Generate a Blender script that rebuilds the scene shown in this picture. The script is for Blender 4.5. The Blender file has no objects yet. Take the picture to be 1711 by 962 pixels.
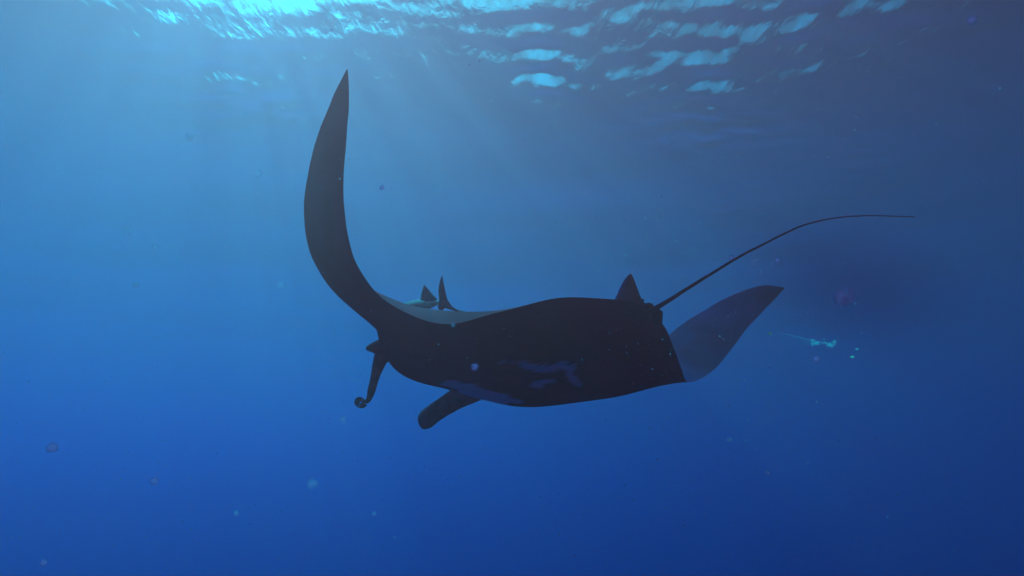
import bpy, bmesh, math, random
import numpy as np
from mathutils import Vector, Matrix, noise as mnoise

random.seed(7)
RNG = np.random.default_rng(7)
S = bpy.context.scene
C = S.collection

# ------------------------------------------------------------------ camera, sky, sun, exposure
PITCH = math.radians(16.8)
FPX = 1115.0                                   # focal length in pixels of the 1711 px wide photograph
cam_d = bpy.data.cameras.new('camera')
cam_d.sensor_width = 36.0
cam_d.lens = 36.0 * FPX / 1711.0
cam_d.clip_start = 0.05
cam_d.clip_end = 1000.0
cam = bpy.data.objects.new('camera', cam_d)
C.objects.link(cam)
cam.location = (0, 0, 0)
cam.rotation_euler = (math.radians(90) + PITCH, 0, 0)
S.camera = cam

SUN_DIR = Vector((-0.340, 0.585, 0.736)).normalized()      # towards the sun
SURF_Z = 7.0

world = bpy.data.worlds.new('World')
S.world = world
world.use_nodes = True
wn = world.node_tree
bg = wn.nodes['Background']
sky = wn.nodes.new('ShaderNodeTexSky')
sky.sky_type = 'NISHITA'
sky.sun_disc = False
sky.dust_density = 4.0
sky.ozone_density = 0.3
sky.sun_elevation = math.asin(SUN_DIR.z)
sky.sun_rotation = math.atan2(SUN_DIR.x, SUN_DIR.y)
wn.links.new(sky.outputs[0], bg.inputs[0])
bg.inputs[1].default_value = 0.05

sun_l = bpy.data.lights.new('sun', 'SUN')
sun_l.energy = 5.0
sun_l.angle = math.radians(0.5)
sun_l.color = (1.0, 0.90, 0.80)
sun_o = bpy.data.objects.new('sun', sun_l)
C.objects.link(sun_o)
sun_o.location = SUN_DIR * 50
sun_o.rotation_euler = SUN_DIR.to_track_quat('Z', 'Y').to_euler()

S.view_settings.view_transform = 'Standard'
S.view_settings.look = 'None'
S.view_settings.exposure = 0.98
S.view_settings.gamma = 1.0
S.render.engine = 'CYCLES'
S.cycles.use_denoising = True
S.cycles.volume_bounces = 2
S.cycles.max_bounces = 6
S.cycles.diffuse_bounces = 2
S.cycles.transparent_max_bounces = 12
S.cycles.caustics_reflective = False
S.cycles.caustics_refractive = False

# ------------------------------------------------------------------ helpers
cp, sp = math.cos(PITCH), math.sin(PITCH)

def at(px, py, d):
    """Point that stands d metres along the view axis, at photograph position px, py."""
    x = (px - 855.5) / FPX * d
    z = -(py - 481.0) / FPX * d
    return np.array((x, d * cp - z * sp, d * sp + z * cp))

def at_n(a):
    a = np.asarray(a, float)
    x = (a[..., 0] - 855.5) / FPX * a[..., 2]
    z = -(a[..., 1] - 481.0) / FPX * a[..., 2]
    d = a[..., 2]
    return np.stack([x, d * cp - z * sp, d * sp + z * cp], -1)

def link(name, me, mats, parent=None, smooth=True):
    for m in (mats if isinstance(mats, (list, tuple)) else [mats]):
        me.materials.append(m)
    if smooth:
        me.polygons.foreach_set('use_smooth', [True] * len(me.polygons))
    o = bpy.data.objects.new(name, me)
    C.objects.link(o)
    if parent is not None:
        o.parent = parent
    return o

def mesh_from(name, verts, faces):
    me = bpy.data.meshes.new(name)
    me.from_pydata([tuple(v) for v in verts], [], faces)
    me.update()
    return me

def catmull(P, t):
    """P: (n,k) control rows, t: parameter 0..n-1 (array)"""
    P = np.asarray(P, float)
    n = len(P)
    E = np.vstack([2 * P[0] - P[1], P, 2 * P[-1] - P[-2]])
    i = np.clip(np.floor(t).astype(int), 0, n - 2)
    f = (t - i)[:, None]
    p0, p1, p2, p3 = E[i], E[i + 1], E[i + 2], E[i + 3]
    return 0.5 * ((2 * p1) + (-p0 + p2) * f + (2 * p0 - 5 * p1 + 4 * p2 - p3) * f ** 2 + (-p0 + 3 * p1 - 3 * p2 + p3) * f ** 3)

def tube(pts, radii, nseg=10, flat=None, flat_dir=None):
    """Closed tapered tube along pts; flat: per point ratio of the second axis; flat_dir: direction of the wide axis."""
    pts = np.asarray(pts, float)
    n = len(pts)
    verts, faces = [], []
    up = None
    for i in range(n):
        tg = pts[min(i + 1, n - 1)] - pts[max(i - 1, 0)]
        tg = tg / np.linalg.norm(tg)
        ref = flat_dir[i] if flat_dir is not None else (up if up is not None else np.array((0.1, 0.2, 1.0)))
        a = ref - tg * np.dot(ref, tg)
        a = a / np.linalg.norm(a)
        up = a
        b = np.cross(tg, a)
        fl = 1.0 if flat is None else flat[i]
        for k in range(nseg):
            th = 2 * math.pi * k / nseg
            verts.append(pts[i] + a * math.cos(th) * radii[i] + b * math.sin(th) * radii[i] * fl)
    for i in range(n - 1):
        for k in range(nseg):
            k2 = (k + 1) % nseg
            faces.append((i * nseg + k, i * nseg + k2, (i + 1) * nseg + k2, (i + 1) * nseg + k))
    faces.append(tuple(range(nseg - 1, -1, -1)))
    faces.append(tuple((n - 1) * nseg + k for k in range(nseg)))
    return verts, faces

def principled(name, col, rough=0.5, spec=0.5):
    m = bpy.data.materials.new(name)
    m.use_nodes = True
    b = m.node_tree.nodes['Principled BSDF']
    b.inputs['Base Color'].default_value = (*col, 1)
    b.inputs['Roughness'].default_value = rough
    b.inputs['Specular IOR Level'].default_value = 0.0      # wet skin has no sheen under water
    return m, m.node_tree, b

def add_noise_colour(nt, b, c1, c2, scale, detail=6.0, bump=0.0, bscale=None, lo=0.35, hi=0.65):
    tc = nt.nodes.new('ShaderNodeTexCoord')
    n = nt.nodes.new('ShaderNodeTexNoise')
    n.inputs['Scale'].default_value = scale
    n.inputs['Detail'].default_value = detail
    nt.links.new(tc.outputs['Object'], n.inputs['Vector'])
    r = nt.nodes.new('ShaderNodeValToRGB')
    r.color_ramp.elements[0].position = lo
    r.color_ramp.elements[1].position = hi
    r.color_ramp.elements[0].color = (*c1, 1)
    r.color_ramp.elements[1].color = (*c2, 1)
    nt.links.new(n.outputs['Fac'], r.inputs[0])
    nt.links.new(r.outputs[0], b.inputs['Base Color'])
    if bump:
        n2 = nt.nodes.new('ShaderNodeTexNoise')
        n2.inputs['Scale'].default_value = bscale or scale * 6
        n2.inputs['Detail'].default_value = 4
        nt.links.new(tc.outputs['Object'], n2.inputs['Vector'])
        bp = nt.nodes.new('ShaderNodeBump')
        bp.inputs['Strength'].default_value = bump
        bp.inputs['Distance'].default_value = 0.01
        nt.links.new(n2.outputs['Fac'], bp.inputs['Height'])
        nt.links.new(bp.outputs[0], b.inputs['Normal'])
    return tc, r

# ------------------------------------------------------------------ the water surface, seen from below
def wave_height(x, y):
    """sum of directional sine waves, swell to ripples, metres"""
    r = np.random.default_rng(21)
    h = np.zeros_like(x)
    gust = np.clip(0.75 + 0.55 * np.sin(0.31 * x + 0.9 * np.sin(0.17 * y) + 0.6) * np.sin(0.27 * y - 0.35 * x + 1.3)
                   + 0.35 * np.sin(0.83 * x + 0.41 * y + 2.0), 0.25, 1.7)
    # cat's-paws: patches of sharper ripples, where the surface glitters
    squall = np.zeros_like(x)
    for cx_, cy_, rr, a_ in ((5.3, 8.6, 1.3, 1.5), (3.3, 10.1, .9, 1.8), (0.3, 10.2, .6, 2.0), (0.9, 10.3, .5, 1.8),
                             (4.0, 12.2, 1.0, 3.2), (-4.6, 10.6, 1.4, 1.6), (-2.0, 8.2, 1.8, .7), (0.4, 8.7, 1.3, .7)):
        squall += a_ * np.exp(-((x - cx_) ** 2 + (y - cy_) ** 2) / rr ** 2)
    for lam, n, slope in WAVES:
        g = 1.0 if lam > 2 else gust * .62 + squall
        for _ in range(n):
            L = lam * r.uniform(0.75, 1.35)
            th = WIND + r.normal(0, 0.55)
            k = 2 * math.pi / L
            ph = r.uniform(0, 2 * math.pi)
            amp = slope / math.sqrt(n) * math.sqrt(2) / k
            h += g * amp * np.sin(k * (x * math.cos(th) + y * math.sin(th)) + ph)
    return h

WIND = math.radians(62)
WAVES = [(9.0, 5, 0.030), (3.2, 8, 0.030), (1.3, 12, 0.028), (0.55, 14, 0.064), (0.30, 10, 0.030)]

def water_surface():
    nth = 1100
    r = [0.0]
    rings = [0.6 * i for i in range(1, 9)]
    x = 5.0
    while x < 45:
        rings.append(x); x *= 1.0065
    while x < 150:
        rings.append(x); x *= 1.05
    rings.append(150)
    rings = np.array(rings)
    # finer in front of the camera than behind it
    a1 = np.linspace(math.radians(38), math.radians(142), 1050, endpoint=False)
    a2 = np.linspace(math.radians(142), math.radians(398), 130, endpoint=False)
    th = np.concatenate([a1, a2])
    nth = len(th)
    R, T = np.meshgrid(rings, th, indexing='ij')
    X, Y = R * np.cos(T), R * np.sin(T)
    Z = SURF_Z + wave_height(X, Y) * np.clip((90 - R) / 60, 0.0, 1.0)
    V = np.stack([X, Y, Z], -1).reshape(-1, 3)
    V = np.vstack([V, [[0, 0, SURF_Z]]])
    nr = len(rings)
    i, j = np.meshgrid(np.arange(nr - 1), np.arange(nth), indexing='ij')
    j2 = (j + 1) % nth
    Fq = np.stack([i * nth + j, (i + 1) * nth + j, (i + 1) * nth + j2, i * nth + j2], -1).reshape(-1, 4)
    faces = Fq.tolist() + [[len(V) - 1, k, (k + 1) % nth] for k in range(nth)]
    me = mesh_from('water_surface', V, faces)
    m = bpy.data.materials.new('sea surface from below')
    m.use_nodes = True
    nt = m.node_tree
    nt.nodes.clear()
    out = nt.nodes.new('ShaderNodeOutputMaterial')
    mix = nt.nodes.new('ShaderNodeMixShader')
    tr = nt.nodes.new('ShaderNodeBsdfTransparent')
    gl = nt.nodes.new('ShaderNodeBsdfGlossy')
    gl.inputs['Roughness'].default_value = 0.04
    gl.inputs['Color'].default_value = (1, 1, 1, 1)
    fr = nt.nodes.new('ShaderNodeFresnel')
    fr.inputs['IOR'].default_value = 1.333
    tc = nt.nodes.new('ShaderNodeTexCoord')
    mp = nt.nodes.new('ShaderNodeMapping')
    mp.inputs['Rotation'].default_value = (0, 0, -WIND)
    mp.inputs['Scale'].default_value = (1.3, 0.6, 1)
    n1 = nt.nodes.new('ShaderNodeTexNoise')
    n1.inputs['Scale'].default_value = 4.6
    n1.inputs['Detail'].default_value = 7
    n1.inputs['Distortion'].default_value = 0.4
    bp = nt.nodes.new('ShaderNodeBump')
    bp.inputs['Strength'].default_value = 1.0
    bp.inputs['Distance'].default_value = 0.022
    nt.links.new(tc.outputs['Object'], mp.inputs[0])
    nt.links.new(mp.outputs[0], n1.inputs['Vector'])
    nt.links.new(n1.outputs['Fac'], bp.inputs['Height'])
    nt.links.new(bp.outputs[0], fr.inputs['Normal'])
    nt.links.new(bp.outputs[0], gl.inputs['Normal'])
    # light shafts painted in: a noise tint dims the transparency in patches
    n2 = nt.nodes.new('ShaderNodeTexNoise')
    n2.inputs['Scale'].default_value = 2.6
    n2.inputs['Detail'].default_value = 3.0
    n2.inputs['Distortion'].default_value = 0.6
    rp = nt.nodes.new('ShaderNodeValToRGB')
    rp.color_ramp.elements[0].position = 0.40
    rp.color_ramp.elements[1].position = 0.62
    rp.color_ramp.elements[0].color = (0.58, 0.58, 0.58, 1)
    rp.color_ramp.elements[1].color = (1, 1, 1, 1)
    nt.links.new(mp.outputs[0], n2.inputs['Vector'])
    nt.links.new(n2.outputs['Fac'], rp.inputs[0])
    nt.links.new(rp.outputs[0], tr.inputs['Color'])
    nt.links.new(fr.outputs[0], mix.inputs[0])
    nt.links.new(tr.outputs[0], mix.inputs[1])
    nt.links.new(gl.outputs[0], mix.inputs[2])
    nt.links.new(mix.outputs[0], out.inputs['Surface'])
    o = link('water_surface', me, m)
    o['kind'] = 'structure'
    return o

water_surface()

# ------------------------------------------------------------------ the body of water: even scattering and absorption
def haze():
    x, z0, z1 = 156.0, -100.0, SURF_Z + 0.42
    vs = [(sx * x, sy * x, z) for z in (z0, z1) for sx, sy in ((-1, -1), (1, -1), (1, 1), (-1, 1))]
    fs = [(0, 3, 2, 1), (4, 5, 6, 7), (0, 1, 5, 4), (1, 2, 6, 5), (2, 3, 7, 6), (3, 0, 4, 7)]
    me = mesh_from('haze', vs, fs)
    m = bpy.data.materials.new('sea water')
    m.use_nodes = True
    nt = m.node_tree
    nt.nodes.clear()
    out = nt.nodes.new('ShaderNodeOutputMaterial')
    def vol(dens, ss, sa, g):
        v = nt.nodes.new('ShaderNodeVolumePrincipled')
        c = [ss[k] / dens for k in range(3)]
        a = [max(0.0, 1 - sa[k] / (dens * max(1e-6, 1 - c[k]))) ** 2 for k in range(3)]
        v.inputs['Density'].default_value = dens
        v.inputs['Color'].default_value = (*c, 1)
        v.inputs['Absorption Color'].default_value = (*a, 1)
        v.inputs['Anisotropy'].default_value = g
        return v
    v = vol(0.50, (0.2800, 0.0138, 0.0145), (0.2900, 0.0570, 0.0130), 0.650)
    nt.links.new(v.outputs[0], out.inputs['Volume'])
    o = link('haze', me, m, smooth=False)
    o['kind'] = 'stuff'
    return o

haze()

# ------------------------------------------------------------------ the manta ray
GREY = (0.055, 0.058, 0.068)

# (leading edge px, py, depth) -> (trailing edge px, py, depth), near wing tip to far wing tip;
# then half thickness above, below (metres), lift of the mid chord (metres)
ST = [
    (580, 115, 3.40, 581, 116, 3.38, 0.003, .003, .0),
    (566, 142, 3.45, 583, 142, 3.36, 0.006, .006, .0),
    (553, 172, 3.50, 583, 172, 3.33, 0.01, .010, .0),
    (532, 225, 3.62, 579, 225, 3.29, 0.014, .014, .0),
    (517, 285, 3.74, 575, 285, 3.25, 0.018, .020, .0),
    (510, 348, 3.86, 575, 345, 3.20, 0.02, .026, .0),
    (517, 408, 4.00, 584, 405, 3.14, 0.022, .034, .0),
    (537, 452, 4.15, 603, 453, 3.10, 0.022, .044, 0.02),
    (562, 484, 4.32, 648, 505, 3.06, 0.022, .06, 0.045),
    (592, 510, 4.48, 738, 541, 3.05, 0.024, .08, 0.055),
    (616, 526, 4.62, 835, 521, 3.10, 0.02, .11, 0.0),
    (634, 540, 4.74, 930, 498, 3.20, 0.025, .14, -0.1),
    (645, 574, 4.84, 1010, 499, 3.40, 0.03, .16, -0.13),
    (664, 606, 4.93, 1066, 506, 3.60, 0.04, .18, -0.1),
    (725, 628, 5.02, 1093, 518, 3.72, 0.045, .18, -0.05),
    (790, 650, 5.16, 1104, 534, 3.82, 0.045, .17, -0.02),
    (860, 667, 5.40, 1114, 554, 3.98, 0.045, .14, .0),
    (945, 663, 5.65, 1128, 586, 4.22, 0.045, .10, .0),
    (1020, 652, 5.82, 1138, 615, 4.52, 0.045, .075, .0),
    (1065, 632, 5.94, 1149, 638, 4.84, 0.04, .05, .0),
    (1092, 600, 5.98, 1174, 631, 5.04, 0.035, .04, .0),
    (1118, 560, 5.98, 1200, 611, 5.18, 0.03, .03, .0),
    (1150, 535, 5.95, 1225, 580, 5.30, 0.026, .024, .0),
    (1190, 511, 5.90, 1250, 547, 5.40, 0.022, .02, .0),
    (1235, 488, 5.82, 1280, 514, 5.50, 0.016, .014, .0),
    (1278, 477, 5.72, 1300, 494, 5.56, 0.01, .010, .0),
    (1309, 480, 5.62, 1311, 482, 5.60, 0.003, .003, .0),
]

def sheet():
    A = np.array(ST, float)
    n = len(A)
    NS = 420
    t = np.linspace(0, n - 1, NS)
    L = catmull(at_n(A[:, 0:3]), t)
    T = catmull(at_n(A[:, 3:6]), t)
    # the thin wing edges are never quite even
    chord = T - L
    e1 = np.array([mnoise.noise(Vector((k * .9, 0.3, 0))) + .6 * mnoise.noise(Vector((k * 2.3, 5.3, 0))) for k in t])[:, None]
    e2 = np.array([mnoise.noise(Vector((k * .8, 8.3, 0))) + .6 * mnoise.noise(Vector((k * 2.1, 2.3, 0))) for k in t])[:, None]
    cl = chord / np.maximum(np.linalg.norm(chord, axis=1, keepdims=True), 1e-6)
    L = L + cl * e1 * np.clip(np.abs(t - 13) - 4, 0, 3)[:, None] * .004 * np.clip(np.linalg.norm(chord, axis=1, keepdims=True) * 4, 0, 1)
    T = T + cl * e2 * .007 * np.clip(np.linalg.norm(chord, axis=1, keepdims=True) * 4, 0, 1)
    up = catmull(A[:, 6:7], t)[:, 0]
    dn = catmull(A[:, 7:8], t)[:, 0]
    cam_ = catmull(A[:, 8:9], t)[:, 0]
    NU = 90
    u = (1 - np.cos(np.linspace(0, math.pi, NU))) / 2
    M = L[:, None] * (1 - u)[None, :, None] + T[:, None] * u[None, :, None]
    ds = np.gradient(M, axis=0)
    du = np.gradient(M, axis=1)
    N = np.cross(ds, du)
    N /= np.maximum(np.linalg.norm(N, axis=-1, keepdims=True), 1e-9)
    # smooth the normals along the span
    for _ in range(30):
        N[1:-1] = (N[:-2] + 2 * N[1:-1] + N[2:]) / 4
    N /= np.linalg.norm(N, axis=-1, keepdims=True)
    mid = N[NS // 2, NU // 2]
    if mid[2] < 0:
        N = -N
    prof = np.sqrt(u) * (1 - u) ** 1.3
    prof = prof / prof.max()
    wide = np.sqrt(np.clip(u * (1 - u) * 4, 0, 1)) * (1 - u ** 3) ** 1.2      # fuller, for the body
    f = t / (n - 1)
    bodyw = np.exp(-((t - 13.6) / 3.4) ** 2)[:, None]
    P = prof[None, :] * (1 - .5 * bodyw) + wide[None, :] * .5 * bodyw
    lift = cam_[:, None] * (4 * u * (1 - u))[None, :]
    edge = 0.004
    top = M + N * (lift + up[:, None] * P)[..., None]
    bot = M + N * (lift - dn[:, None] * P)[..., None]
    return M, N, top, bot, u, t, NS, NU

def manta_mask(P):
    """white belly markings, laid out on the animal's own underside"""
    # in the photograph's pixels, once, at rest on the skin
    x, y, z = P[..., 0], P[..., 1], P[..., 2]
    d = y * cp + z * sp
    h = -y * sp + z * cp
    px = 855.5 + x / d * FPX
    py = 481.0 - h / d * FPX
    q = np.array([mnoise.noise(Vector((a * .045, b * .09, 3.1))) + .5 * mnoise.noise(Vector((a * .16, b * .3, 9.1))) for a, b in zip(px.ravel(), py.ravel())]).reshape(px.shape)
    def stroke(pts, w):
        best = np.full(px.shape, 1e9)
        for (x0, y0, w0), (x1, y1, w1) in zip(pts[:-1], pts[1:]):
            dx, dy = x1 - x0, y1 - y0
            k = np.clip(((px - x0) * dx + (py - y0) * dy) / (dx * dx + dy * dy), 0, 1)
            dist = np.hypot(px - x0 - k * dx, py - y0 - k * dy) - (w0 + (w1 - w0) * k)
            best = np.minimum(best, dist)
        return best
    D = stroke([(838, 606, 1), (848, 605, 1), (858, 606, .5)], 0)
    D = np.minimum(D, stroke([(870, 606, 1.5), (884, 611, 4.5), (900, 617, 4.5), (918, 615, 3.5), (936, 611, 3.5), (958, 612, 2.5)], 0))
    D = np.minimum(D, stroke([(952, 613, 3), (951, 624, 5), (957, 633, 5), (968, 643, 1.5)], 0))
    D = np.minimum(D, stroke([(888, 645, 1), (900, 642, 5), (910, 637, 2.5), (925, 638, .5)], 0))
    D = np.minimum(D, stroke([(735, 641, 1), (752, 642, 5), (776, 650, 8), (812, 661, 10), (838, 667, 8), (868, 671, 2)], 0))
    D = D - 1.2 + q * 4.5
    return np.clip(.6 - D / 2.0, 0, 1)

def skin_material():
    m, nt, b = principled('manta skin', (0.01, 0.01, 0.012), 0.62, 0.25)
    tc, r = add_noise_colour(nt, b, (0.030, 0.006, 0.060), (0.120, 0.020, 0.130), 2.6, 7, bump=0.25, bscale=60)
    # upper side greyer than the underside, white markings from the 'marking' attribute
    at_ = nt.nodes.new('ShaderNodeAttribute'); at_.attribute_name = 'marking'
    at2 = nt.nodes.new('ShaderNodeAttribute'); at2.attribute_name = 'upper'
    n = nt.nodes.new('ShaderNodeTexNoise'); n.inputs['Scale'].default_value = 1.1; n.inputs['Detail'].default_value = 8
    nt.links.new(tc.outputs['Object'], n.inputs['Vector'])
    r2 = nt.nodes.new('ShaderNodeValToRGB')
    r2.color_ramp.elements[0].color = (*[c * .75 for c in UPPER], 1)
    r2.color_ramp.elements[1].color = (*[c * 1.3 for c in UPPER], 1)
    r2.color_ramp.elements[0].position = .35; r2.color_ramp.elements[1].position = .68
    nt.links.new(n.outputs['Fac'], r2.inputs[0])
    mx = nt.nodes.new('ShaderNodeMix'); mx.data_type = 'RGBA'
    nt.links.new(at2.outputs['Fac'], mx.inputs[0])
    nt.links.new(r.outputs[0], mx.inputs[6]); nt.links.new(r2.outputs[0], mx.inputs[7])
    mx2 = nt.nodes.new('ShaderNodeMix'); mx2.data_type = 'RGBA'
    nt.links.new(at_.outputs['Fac'], mx2.inputs[0])
    nt.links.new(mx.outputs[2], mx2.inputs[6]); mx2.inputs[7].default_value = (0.97, 0.98, 0.98, 1)
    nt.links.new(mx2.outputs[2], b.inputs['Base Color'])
    return m

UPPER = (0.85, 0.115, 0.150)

def fin_material():
    m, nt, b = principled('manta fin skin', (0.02, 0.02, 0.024), 0.6, 0.25)
    add_noise_colour(nt, b, (0.012, 0.005, 0.045), (0.030, 0.012, 0.090), 9, 6, bump=0.25, bscale=70)
    return m

def grey_fin_material():
    m, nt, b = principled('manta head fin skin', (0.06, 0.06, 0.07), 0.55, 0.3)
    add_noise_colour(nt, b, (0.40, 0.080, 0.110), (0.85, 0.180, 0.230), 11, 6, bump=0.2, bscale=60)
    return m

SKIN = skin_material()
FIN = fin_material()
HEADFIN = grey_fin_material()

def blade(profile, thick, n_mid=9):
    """A fin: profile = list of (front point, back point) 3D pairs from root to tip; lens shaped section."""
    verts, faces = [], []
    K = 8
    prof = [math.sin(math.pi * k / K) for k in range(K + 1)]
    rows = []
    for i, (a, b, th) in enumerate(profile):
        a, b = np.asarray(a, float), np.asarray(b, float)
        rows.append((a, b, th))
    loops = []
    for i, (a, b, th) in enumerate(rows):
        j0, j1 = max(i - 1, 0), min(i + 1, len(rows) - 1)
        up = (rows[j1][0] + rows[j1][1]) - (rows[j0][0] + rows[j0][1])
        nrm = np.cross(b - a, up)
        nrm = nrm / max(np.linalg.norm(nrm), 1e-9)
        loop = []
        for k in range(K + 1):
            loop.append(a + (b - a) * (k / K) + nrm * th * prof[k])
        for k in range(K - 1, 0, -1):
            loop.append(a + (b - a) * (k / K) - nrm * th * prof[k])
        loops.append(loop)
    m = len(loops[0])
    for l in loops:
        verts += l
    for i in range(len(loops) - 1):
        for k in range(m):
            k2 = (k + 1) % m
            faces.append((i * m + k, i * m + k2, (i + 1) * m + k2, (i + 1) * m + k))
    faces.append(tuple(range(m - 1, -1, -1)))
    faces.append(tuple((len(loops) - 1) * m + k for k in range(m)))
    return verts, faces

def fin_rows(ctrl, n=22, th=0.01):
    """ctrl rows: front px,py,d, back px,py,d, thickness factor"""
    A = np.array(ctrl, float)
    t = np.linspace(0, len(A) - 1, n)
    a = catmull(at_n(A[:, 0:3]), t); b = catmull(at_n(A[:, 3:6]), t)
    w = catmull(A[:, 6:7], t)[:, 0]
    return [(a[i], b[i], th * max(.05, w[i])) for i in range(n)]

def build_manta():
    M, N, top, bot, u, t, NS, NU = sheet()
    root = bpy.data.objects.new('manta_ray', None)
    C.objects.link(root)
    root.location = Vector(M[NS // 2, NU // 2])
    root['label'] = 'black manta ray with raised wings and long thin tail gliding under the sea surface'
    root['category'] = 'manta ray'
    off = np.array(root.location)
    # one closed skin: top grid and bottom grid sharing the edge rows
    V = top.reshape(-1, 3).tolist()
    idx_b = np.zeros((NS, NU), int)
    cnt = len(V)
    for i in range(NS):
        for j in range(NU):
            if j in (0, NU - 1) or i in (0, NS - 1):
                idx_b[i, j] = i * NU + j
            else:
                idx_b[i, j] = cnt; cnt += 1
                V.append(bot[i, j].tolist())
    faces = []
    for i in range(NS - 1):
        for j in range(NU - 1):
            a, b, c, d = i * NU + j, i * NU + j + 1, (i + 1) * NU + j + 1, (i + 1) * NU + j
            faces.append((a, d, c, b))
            a2, b2, c2, d2 = idx_b[i, j], idx_b[i, j + 1], idx_b[i + 1, j + 1], idx_b[i + 1, j]
            faces.append((int(a2), int(b2), int(c2), int(d2)))
    V = np.array(V)
    me = mesh_from('body', V - off, faces)
    me.update()
    bm = bmesh.new(); bm.from_mesh(me)
    bmesh.ops.recalc_face_normals(bm, faces=bm.faces)
    bm.to_mesh(me); bm.free()
    mask = np.zeros(len(V)); upper = np.zeros(len(V))
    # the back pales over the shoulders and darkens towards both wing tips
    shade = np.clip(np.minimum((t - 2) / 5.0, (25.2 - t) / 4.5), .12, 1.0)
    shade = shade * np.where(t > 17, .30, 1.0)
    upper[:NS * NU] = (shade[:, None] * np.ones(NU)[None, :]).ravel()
    mb = manta_mask(bot)
    for i in range(1, NS - 1):
        for j in range(1, NU - 1):
            k = idx_b[i, j]
            mask[k] = mb[i, j]
    for nm, arr in (('marking', mask), ('upper', upper)):
        a = me.attributes.new(nm, 'FLOAT', 'POINT')
        a.data.foreach_set('value', arr.astype(np.float32))
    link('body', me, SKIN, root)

    def part(name, vf, mat, label=None, sub=None):
        v, f = vf
        me = mesh_from(name, np.array(v) - off, f)
        bm = bmesh.new(); bm.from_mesh(me)
        bmesh.ops.recalc_face_normals(bm, faces=bm.faces)
        bm.to_mesh(me); bm.free()
        o = link(name, me, mat, root)
        if label: o['label'] = label
        return o

    # tail: thick at the base, a whip further out
    tc_ = np.array([(1078, 521, 3.74, 12), (1092, 517, 3.72, 8), (1104, 510, 3.70, 5.6), (1130, 494, 3.66, 4.4), (1160, 475, 3.62, 3.8), (1200, 450, 3.58, 3.2),
                    (1240, 426, 3.54, 2.8), (1280, 406, 3.50, 2.4), (1315, 388, 3.47, 2.1), (1350, 374, 3.45, 1.8),
                    (1390, 364.5, 3.43, 1.5), (1430, 360.5, 3.42, 1.3), (1480, 360.5, 3.41, 1.15), (1529, 362.5, 3.40, 1.0)], float)
    tt = np.linspace(0, len(tc_) - 1, 90)
    cc = catmull(tc_, tt)
    wob = np.array([mnoise.noise(Vector((k * .23, 1.7, 0))) * .7 for k in range(90)])
    cc[:, 1] += wob * np.clip(np.arange(90) / 20, 0, 1)
    part('tail', tube(at_n(cc[:, :3]), cc[:, 3] * .72 * cc[:, 2] / FPX, 10), FIN)

    # dorsal fin in front of the tail
    rows = fin_rows([
        (1024, 506, 3.98, 1086, 512, 3.78, 1.0),
        (1029, 496, 3.96, 1074, 502, 3.80, 1.0),
        (1035, 482, 3.94, 1067, 487, 3.82, .8),
        (1042, 469, 3.92, 1062, 473, 3.84, .6),
        (1049, 460, 3.90, 1058, 463, 3.86, .4),
        (1053, 457, 3.88, 1055, 458.5, 3.87, .1)], 20, .03)
    part('dorsal_fin', blade(rows, 0), FIN)
    # small free lobes behind the dorsal fin
    rows = fin_rows([
        (1064, 510, 3.76, 1074, 512, 3.74, 1.0),
        (1068, 503, 3.755, 1075, 505, 3.735, .6),
        (1073, 499, 3.75, 1077, 500, 3.735, .15)], 8, .008)
    part('dorsal_lobe', blade(rows, 0), FIN)
    # pelvic fins either side of the tail root
    rows = fin_rows([
        (1068, 520, 3.66, 1092, 512, 3.60, 1.0),
        (1076, 509, 3.64, 1091, 507, 3.60, .9),
        (1084, 505, 3.62, 1090, 508, 3.60, .3)], 10, .02)
    part('pelvic_fin', blade(rows, 0), FIN)
    rows = fin_rows([
        (1086, 530, 3.80, 1100, 516, 3.70, 1.0),
        (1092, 540, 3.84, 1107, 520, 3.72, 1.0),
        (1100, 545, 3.86, 1107.5, 528, 3.76, .7),
        (1104, 542, 3.86, 1106, 536, 3.80, .3)], 12, .03)
    part('pelvic_fin', blade(rows, 0), FIN)

    # left head fin: hangs down and forward, rolled into a scroll at the end
    ctrl = [
        (640, 572, 4.84, 676, 606, 4.90, 1.6),
        (627, 590, 4.86, 650, 604, 4.92, 1.5),
        (623, 604, 4.90, 641, 616, 4.95, 1.3),
        (619, 630, 4.96, 633, 634, 5.00, 1.1),
        (614, 652, 5.00, 627, 655, 5.04, 1.0),
        (613, 662, 5.02, 622, 665, 5.06, .9),
        (611, 669, 5.03, 616, 671, 5.06, .7),
        (608, 668, 5.03, 611, 673, 5.05, .5)]
    part('cephalic_fin', blade(fin_rows(ctrl, 30, .03), 0), HEADFIN)
    # the rolled tip, a short scroll seen end on
    sc = at(602.5, 671.5, 5.02)
    vs, fs = [], []
    axis = np.array((-.05, .98, .02)); axis /= np.linalg.norm(axis)
    e1 = np.cross(axis, (0, 0, 1.0)); e1 /= np.linalg.norm(e1); e2 = np.cross(axis, e1)
    nt_, turns = 60, 1.9
    r0, r1 = 10.6 * 5.02 / FPX, 3.0 * 5.02 / FPX
    for k in range(nt_):
        q = k / (nt_ - 1)
        th = 0.4 + q * turns * 2 * math.pi
        r = r0 + (r1 - r0) * q
        for s_ in (-1, 1):
            for inn in (0, 1):
                rr = r - inn * .012
                half = .040 * (1 - .35 * q)
                vs.append(sc + (e1 * math.cos(th) + e2 * math.sin(th)) * rr + axis * half * s_)
    for k in range(nt_ - 1):
        a = k * 4; b = a + 4
        for (p, q) in ((0, 2), (2, 3), (3, 1), (1, 0)):
            fs.append((a + p, a + q, b + q, b + p))
    fs.append((0, 1, 3, 2)); fs.append((4 * nt_ - 4, 4 * nt_ - 2, 4 * nt_ - 1, 4 * nt_ - 3))
    # core closing the scroll
    part('fin_scroll', (vs, fs), HEADFIN)

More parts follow.
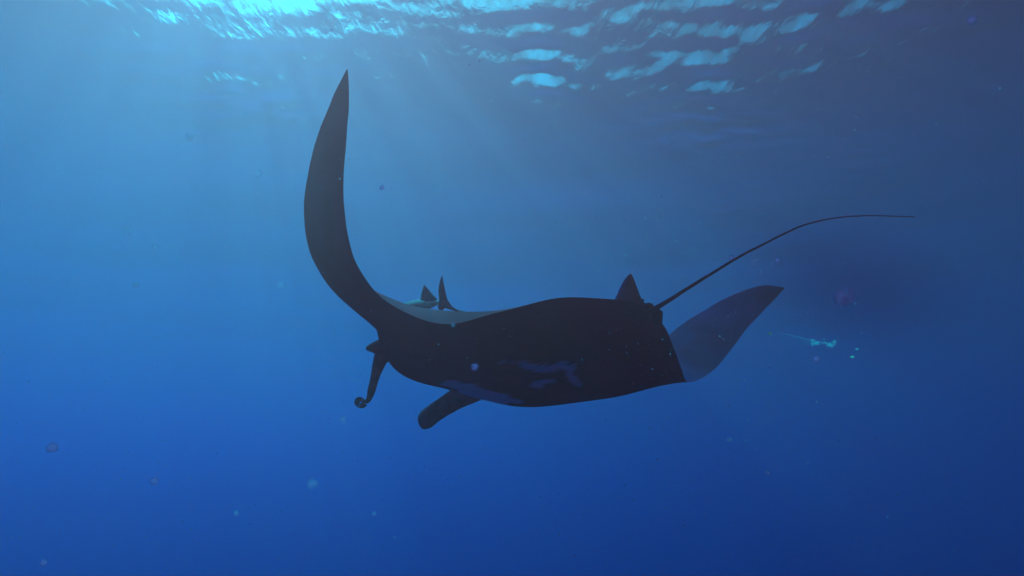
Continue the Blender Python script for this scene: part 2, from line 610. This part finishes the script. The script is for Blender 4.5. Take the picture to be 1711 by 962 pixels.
    # eye bulge on the left side of the head
    ctrl = np.array([(650, 580, 4.86, 17), (640, 579, 4.84, 15), (631, 579.5, 4.82, 11.5), (623, 580.5, 4.80, 8.5), (616, 581.5, 4.79, 5.5), (611.5, 582.5, 4.785, 2.2)], float)
    cc = catmull(ctrl, np.linspace(0, 5, 18))
    part('eye_bulge', tube(at_n(cc[:, :3]), np.maximum(.6, cc[:, 3]) * cc[:, 2] / FPX, 16), HEADFIN)

    # the eye, set low on the bulge
    bm = bmesh.new()
    bmesh.ops.create_icosphere(bm, subdivisions=3, radius=.016)
    me = bpy.data.meshes.new('eye'); bm.to_mesh(me); bm.free()
    em, ent, eb = principled('manta eye', (.01, .01, .012), .2, .5)
    add_noise_colour(ent, eb, (.004, .004, .006), (.03, .03, .04), 60, 3)
    eye = link('eye', me, em, root)
    eye.location = Vector(at(626, 587, 4.775)) - Vector(off)

    # right head fin: a broad paddle reaching forward and down from behind the jaw
    ctrl = [
        (770, 640, 5.20, 822, 652, 5.18, 1.5),
        (752, 652, 5.30, 803, 668, 5.28, 1.5),
        (735, 664, 5.42, 775, 680, 5.40, 1.5),
        (717, 676, 5.52, 750, 693, 5.50, 1.4),
        (704, 686, 5.60, 733, 704, 5.58, 1.4),
        (698, 696, 5.66, 725, 711, 5.64, 1.3),
        (699, 707, 5.70, 719, 715, 5.68, .9),
        (706, 715, 5.72, 713, 716.5, 5.70, .3)]
    part('cephalic_fin', blade(fin_rows(ctrl, 34, .04), 0), HEADFIN)
    return root, M, top

MANTA, MANTA_M, MANTA_TOP = build_manta()

# ------------------------------------------------------------------ the fish riding on the manta's back
def build_remora():
    m, nt, b = principled('remora skin', (.3, .32, .33), .45, .4)
    tc, r = add_noise_colour(nt, b, (.42, .44, .45), (.60, .62, .62), 14, 5, bump=.1)
    mf, nt2, b2 = principled('remora fin', (.10, .10, .12), .5, .3)
    add_noise_colour(nt2, b2, (.26, .14, .20), (.50, .28, .36), 20, 5)
    root = bpy.data.objects.new('remora', None)
    C.objects.link(root)
    root.location = Vector(at(712, 505, 3.80))
    off = np.array(root.location)
    root['label'] = 'pale grey remora with tall forked tail clinging to the back of the manta ray'
    root['category'] = 'fish'
    def part(name, vf, mat):
        v, f = vf
        me = mesh_from(name, np.array(v) - off, f)
        bm = bmesh.new(); bm.from_mesh(me)
        bmesh.ops.recalc_face_normals(bm, faces=bm.faces)
        bm.to_mesh(me); bm.free()
        return link(name, me, mat, root)
    ctrl = np.array([(745, 503, 3.60, 2.6), (738, 504, 3.65, 3.2), (728, 506, 3.73, 4.55), (714, 508, 3.85, 8.5), (700, 510, 3.98, 10), (686, 512, 4.11, 9), (674, 513, 4.21, 6), (668, 514, 4.25, 3)], float)
    cc = catmull(ctrl, np.linspace(0, 7, 26))
    part('body', tube(at_n(cc[:, :3]), cc[:, 3] * cc[:, 2] / FPX, 16), m)
    rows = fin_rows([
        (701, 507, 3.91, 731, 501, 3.71, 1),
        (702, 497, 3.91, 727, 496, 3.73, .8),
        (704, 487, 3.90, 719, 487, 3.79, .6),
        (707, 479, 3.88, 712, 479, 3.84, .4),
        (708.5, 475.5, 3.87, 709.5, 475.5, 3.86, .1)], 18, .012)
    part('dorsal_fin', blade(rows, 0), mf)
    rows = fin_rows([
        (733, 508, 3.65, 738, 520, 3.63, 1.2),
        (733, 497, 3.64, 748, 508, 3.60, 1.0),
        (732, 485, 3.62, 745, 490, 3.59, .8),
        (734, 474, 3.60, 742, 476, 3.58, .6),
        (736, 466, 3.59, 740, 467, 3.58, .4),
        (738, 461, 3.58, 739.5, 461, 3.58, .1)], 22, .014)
    part('tail_fin', blade(rows, 0), mf)
    rows = fin_rows([
        (735, 497, 3.62, 737, 513, 3.63, 1.0),
        (748, 502, 3.59, 742, 514, 3.61, .9),
        (755, 511, 3.56, 752, 517, 3.57, .7),
        (764, 516.5, 3.53, 763, 520, 3.53, .5),
        (773, 519, 3.50, 772, 521, 3.50, .3),
        (778, 520.5, 3.49, 777.5, 521, 3.49, .1)], 20, .012)
    part('tail_lobe', blade(rows, 0), mf)
    return root

build_remora()

# ------------------------------------------------------------------ drifting matter in the water
def soft_material(name, col, dens, power=1.4):
    """a loose, half clear grain: thickest, so most opaque, in the middle"""
    m = bpy.data.materials.new(name)
    m.use_nodes = True
    nt = m.node_tree
    nt.nodes.clear()
    out = nt.nodes.new('ShaderNodeOutputMaterial')
    mix = nt.nodes.new('ShaderNodeMixShader')
    tr = nt.nodes.new('ShaderNodeBsdfTransparent')
    df = nt.nodes.new('ShaderNodeBsdfDiffuse'); df.inputs['Color'].default_value = (*col, 1)
    tl = nt.nodes.new('ShaderNodeBsdfTranslucent'); tl.inputs['Color'].default_value = (*col, 1)
    ad = nt.nodes.new('ShaderNodeMixShader'); ad.inputs[0].default_value = 0.85
    lw = nt.nodes.new('ShaderNodeLayerWeight'); lw.inputs['Blend'].default_value = 0.5
    inv = nt.nodes.new('ShaderNodeMath'); inv.operation = 'SUBTRACT'; inv.inputs[0].default_value = 1.0
    pw = nt.nodes.new('ShaderNodeMath'); pw.operation = 'POWER'; pw.inputs[1].default_value = power
    ml = nt.nodes.new('ShaderNodeMath'); ml.operation = 'MULTIPLY'; ml.inputs[1].default_value = dens
    nz = nt.nodes.new('ShaderNodeTexNoise'); nz.inputs['Scale'].default_value = 60.0
    tc = nt.nodes.new('ShaderNodeTexCoord')
    m2 = nt.nodes.new('ShaderNodeMath'); m2.operation = 'MULTIPLY'
    ad1 = nt.nodes.new('ShaderNodeMath'); ad1.operation = 'ADD'; ad1.inputs[1].default_value = 0.5
    nt.links.new(tc.outputs['Object'], nz.inputs['Vector'])
    nt.links.new(nz.outputs['Fac'], ad1.inputs[0])
    nt.links.new(lw.outputs['Facing'], inv.inputs[1])
    nt.links.new(inv.outputs[0], pw.inputs[0])
    nt.links.new(pw.outputs[0], ml.inputs[0])
    nt.links.new(ml.outputs[0], m2.inputs[0]); nt.links.new(ad1.outputs[0], m2.inputs[1])
    nt.links.new(df.outputs[0], ad.inputs[1]); nt.links.new(tl.outputs[0], ad.inputs[2])
    nt.links.new(m2.outputs[0], mix.inputs[0])
    nt.links.new(tr.outputs[0], mix.inputs[1]); nt.links.new(ad.outputs[0], mix.inputs[2])
    nt.links.new(mix.outputs[0], out.inputs['Surface'])
    return m

PINK = soft_material('pinkish grain', (1.0, 0.20, 0.45), 0.60)  # pink of strobe light is put into both grain colours
PALE = soft_material('pale grain', (1.0, 0.36, 0.50), 0.24)

def grain_mesh(seed):
    r = random.Random(seed)
    bm = bmesh.new()
    bmesh.ops.create_icosphere(bm, subdivisions=3, radius=1.0)
    for v in bm.verts:
        n = mnoise.noise(v.co * 1.6 + Vector((seed * 3.1, 0, 0)))
        v.co *= 1 + .16 * n
    me = bpy.data.meshes.new('drifting_grain')
    bm.to_mesh(me); bm.free()
    return me

GM = {('k', k, m.name): None for k in range(4) for m in (PINK, PALE)}
GRAINS = [  # px, py, diameter px, depth, pink?, label
    (1410, 495, 36, 1.00, 1, 'largest drifting grain, a round mauve disc right of the far wing tip'),
    (213, 385, 17, 1.10, 0, 'pale round grain drifting in open water well left of the raised wing'),
    (87, 748, 19, .95, 1, 'pinkish round grain drifting low near the left side of the picture'),
    (522, 808, 20, 1.00, 0, 'pale grain drifting in clear water below the rolled left head fin'),
    (316, 229, 15, 1.20, 0, 'pale grain drifting high up left of the raised wing tip'),
    (227, 476, 11, 1.20, 0, 'small pale grain just below the one left of the raised wing'),
    (430, 289, 14, 1.15, 0, 'pale grain drifting close left of the upper raised wing'),
    (258, 804, 14, 1.05, 1, 'pink tinged grain in the lower left water, right of the pinkish one'),
    (573, 700, 13, 1.10, 0, 'pale grain just under the rolled tip of the left head fin'),
    (395, 857, 11, 1.10, 0, 'small pale grain near the bottom of the picture left of centre'),
    (1364, 600, 14, 1.15, 1, 'mauve grain just below the ragged turquoise scrap'),
    (793, 613, 15, 1.10, 1, 'pinkish grain drifting in front of the manta belly near its jaw'),
    (757, 543, 10, 1.20, 0, 'small pale grain in front of the dip in the wing edge below the remora'),
    (73, 940, 13, 1.00, 1, 'pinkish grain in the bottom left corner of the picture'),
    (638, 313, 9, 1.20, 1, 'small rosy grain right of the raised wing at half its height'),
    (724, 311, 8, 1.20, 0, 'tiny pale grain above the remora in open water'),
    (1219, 734, 10, 1.15, 0, 'small pale grain below the far wing in dark blue water'),
    (625, 858, 9, 1.10, 0, 'small pale grain in deep blue water below the broad right head fin'),
    (1300, 435, 9, 1.20, 1, 'small mauve grain between the long tail and the far wing tip'),
    (1222, 430, 11, 1.20, 1, 'mauve grain right beside the middle of the long tail'),
    (1283, 790, 9, 1.15, 1, 'small mauve grain low in the dark water right of centre'),
    (1624, 33, 17, 1.20, 1, 'mauve grain in the upper right corner of the picture'),
    (470, 477, 17, 1.00, 0, 'faint wide grain close left of where the raised wing curves down'),
    (260, 412, 12, 1.15, 0, 'faint grain between the two pale grains left of the raised wing'),
    (1045, 426, 10, 1.20, 0, 'small pale grain just above the manta dorsal fin'),
]
for k, (gx, gy, gd, dep, pk, lab) in enumerate(GRAINS):
    mat = PINK if pk else PALE
    key = ('k', k % 4, mat.name)
    if GM[key] is None:
        me = grain_mesh(k % 4)
        me.materials.append(mat)
        me.polygons.foreach_set('use_smooth', [True] * len(me.polygons))
        GM[key] = me
    o = bpy.data.objects.new('drifting_grain', GM[key])
    C.objects.link(o)
    o.location = Vector(at(gx, gy, dep))
    r_ = gd / 2 * dep / FPX
    o.scale = (r_, r_ * 1.05, r_ * .95)
    o.rotation_euler = (k * 1.3, k * .7, k * 2.1)
    o['label'] = lab
    o['category'] = 'grain'
    o['group'] = 'loose grains drifting near the camera'

def plankton():
    r = np.random.default_rng(11)
    bm = bmesh.new()
    bmesh.ops.create_icosphere(bm, subdivisions=1, radius=1.0)
    base = np.array([v.co[:] for v in bm.verts]); bf = np.array([[v.index for v in f.verts] for f in bm.faces])
    bm.free()
    V, Fc, mi = [], [], []
    n = 8000
    for k in range(n):
        d = 0.6 + 4.6 * r.random() ** 0.8
        x = r.uniform(-1.0, 1.0) * d; zc = r.uniform(-.62, .62) * d
        if r.random() < .18:          # a thicker drift of them right of the manta
            d = r.uniform(1.2, 4.5)
            x = r.normal(.33, .16) * d; zc = r.normal(.02, .17) * d
        p = np.array((x, d * cp - zc * sp, d * sp + zc * cp))
        s_ = d / FPX * min(1.7, .40 + r.exponential(.28))
        ax = np.array((1, 1, 1.0))
        if r.random() < .12:
            ax = np.array((r.uniform(1, 3.2), .6, .6))
        q = Matrix.Rotation(r.uniform(0, 6.28), 3, Vector(r.normal(size=3))).to_3x3()
        loc = (base * ax * s_) @ np.array(q).T
        Fc.append(bf + len(V) * len(base))
        V.append(loc + p)
        mi += [0 if r.random() < .6 else 1] * len(bf)
    V = np.concatenate(V); Fc = np.concatenate(Fc)
    me = mesh_from('plankton', V, Fc.tolist())
    m1 = soft_material('pale plankton', (1, .55, .72), 0.36, 0.3)
    m2 = soft_material('rosy plankton', (1, .28, .50), 0.40, 0.3)
    o = link('plankton', me, [m1, m2])
    me.polygons.foreach_set('material_index', mi)
    o['kind'] = 'stuff'
plankton()

# a ragged scrap with trailing threads, hanging in the dark water to the right
def scrap():
    m = soft_material('pale turquoise', (.20, .72, .66), 0.36, 0.3)
    root = bpy.data.objects.new('turquoise_scrap', None); C.objects.link(root)
    root.location = Vector(at(1376, 573, 4.6))
    off = np.array(root.location)
    root['label'] = 'ragged turquoise scrap with trailing threads, low right of the far wing tip'
    root['category'] = 'jelly'
    r = random.Random(5)
    bm = bmesh.new()
    for k in range(26):
        px = 1357 + 38 * r.random(); py = 573 + r.gauss(0, 2.6)
        if k < 3: px, py = 1388 + k, 575 + 2.2 * k
        res = bmesh.ops.create_icosphere(bm, subdivisions=2, radius=1.0)
        c = Vector(at(px, py, 4.6 + r.uniform(-.05, .05)) - off)
        sx = r.uniform(.005, .020); sz = r.uniform(.003, .008)
        for v in res['verts']:
            n = mnoise.noise(v.co * 2.0 + Vector((k, 0, 0)))
            v.co = Vector((v.co.x * sx, v.co.y * sx * .7, v.co.z * sz)) * (1 + .4 * n) + c
    me = bpy.data.meshes.new('body'); bm.to_mesh(me); bm.free()
    link('body', me, m, root)
    for k, (x0, y0, x1, y1) in enumerate([(1360, 572, 1318, 571), (1361, 570, 1296, 553), (1362, 571, 1310, 558), (1358, 574, 1330, 576), (1392, 568, 1420, 567)]):
        n = 20
        pts = []
        for q in range(n):
            f = q / (n - 1)
            pts.append(at(x0 + (x1 - x0) * f, y0 + (y1 - y0) * f + math.sin(f * 9 + k) * 1.6 * f, 4.6 + .1 * f))
        v, f_ = tube(pts, [.0016 * (1 - .75 * q / n) for q in range(n)], 6)
        me = mesh_from('thread', np.array(v) - off, f_)
        link('thread', me, m, root)
scrap()

def fleck(name, px, py, d, size, col, lab, seed):
    m = soft_material(name + ' skin', col, 1.0, 0.2)
    bm = bmesh.new()
    bmesh.ops.create_icosphere(bm, subdivisions=2, radius=1.0)
    for v in bm.verts:
        n = mnoise.noise(v.co * 1.9 + Vector((seed, 0, 0)))
        v.co = Vector((v.co.x * 1.6, v.co.y, v.co.z * .75)) * (1 + .5 * n) * size
    me = bpy.data.meshes.new(name); bm.to_mesh(me); bm.free()
    o = link(name, me, m)
    o.location = Vector(at(px, py, d))
    o['label'] = lab; o['category'] = 'fleck'; o['group'] = 'bright flecks beside the turquoise scrap'
fleck('bright_fleck', 1424, 596, 2.6, .0052, (.70, 1.0, .80), 'brightest green white fleck, lowest and right of the turquoise scrap', 3.0)
fleck('bright_fleck', 1432, 583, 2.8, .0042, (.25, .85, .75), 'dim turquoise fleck just above the brightest green white fleck', 5.0)
fleck('bright_fleck', 1287, 557, 2.4, .0042, (.80, .55, .32), 'small sandy fleck left of the turquoise scrap under the far wing', 9.0)

# ------------------------------------------------------------------ a made-up soft absorbing volume, added to darken the water on the right
def add_dark_volume():
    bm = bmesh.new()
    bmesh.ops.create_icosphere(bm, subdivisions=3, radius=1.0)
    me = bpy.data.meshes.new('dark_volume'); bm.to_mesh(me); bm.free()
    m = bpy.data.materials.new('dark volume'); m.use_nodes = True
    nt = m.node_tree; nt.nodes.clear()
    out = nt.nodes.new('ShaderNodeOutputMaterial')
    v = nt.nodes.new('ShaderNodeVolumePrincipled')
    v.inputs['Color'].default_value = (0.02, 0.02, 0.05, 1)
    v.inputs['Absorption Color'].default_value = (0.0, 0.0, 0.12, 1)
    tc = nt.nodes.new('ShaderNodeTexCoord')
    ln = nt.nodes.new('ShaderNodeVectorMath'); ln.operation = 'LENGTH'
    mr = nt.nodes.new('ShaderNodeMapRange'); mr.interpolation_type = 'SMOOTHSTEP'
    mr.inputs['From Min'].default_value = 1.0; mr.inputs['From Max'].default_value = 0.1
    mr.inputs['To Min'].default_value = 0.0; mr.inputs['To Max'].default_value = DARK_DENSITY
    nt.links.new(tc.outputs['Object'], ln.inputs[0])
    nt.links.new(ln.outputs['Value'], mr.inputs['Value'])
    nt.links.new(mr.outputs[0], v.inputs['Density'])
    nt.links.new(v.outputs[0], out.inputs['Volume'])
    o = link('dark_volume', me, m)
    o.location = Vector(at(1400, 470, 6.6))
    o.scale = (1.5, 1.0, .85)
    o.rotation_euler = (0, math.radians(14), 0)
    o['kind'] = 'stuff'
DARK_DENSITY = 0.62
add_dark_volume()
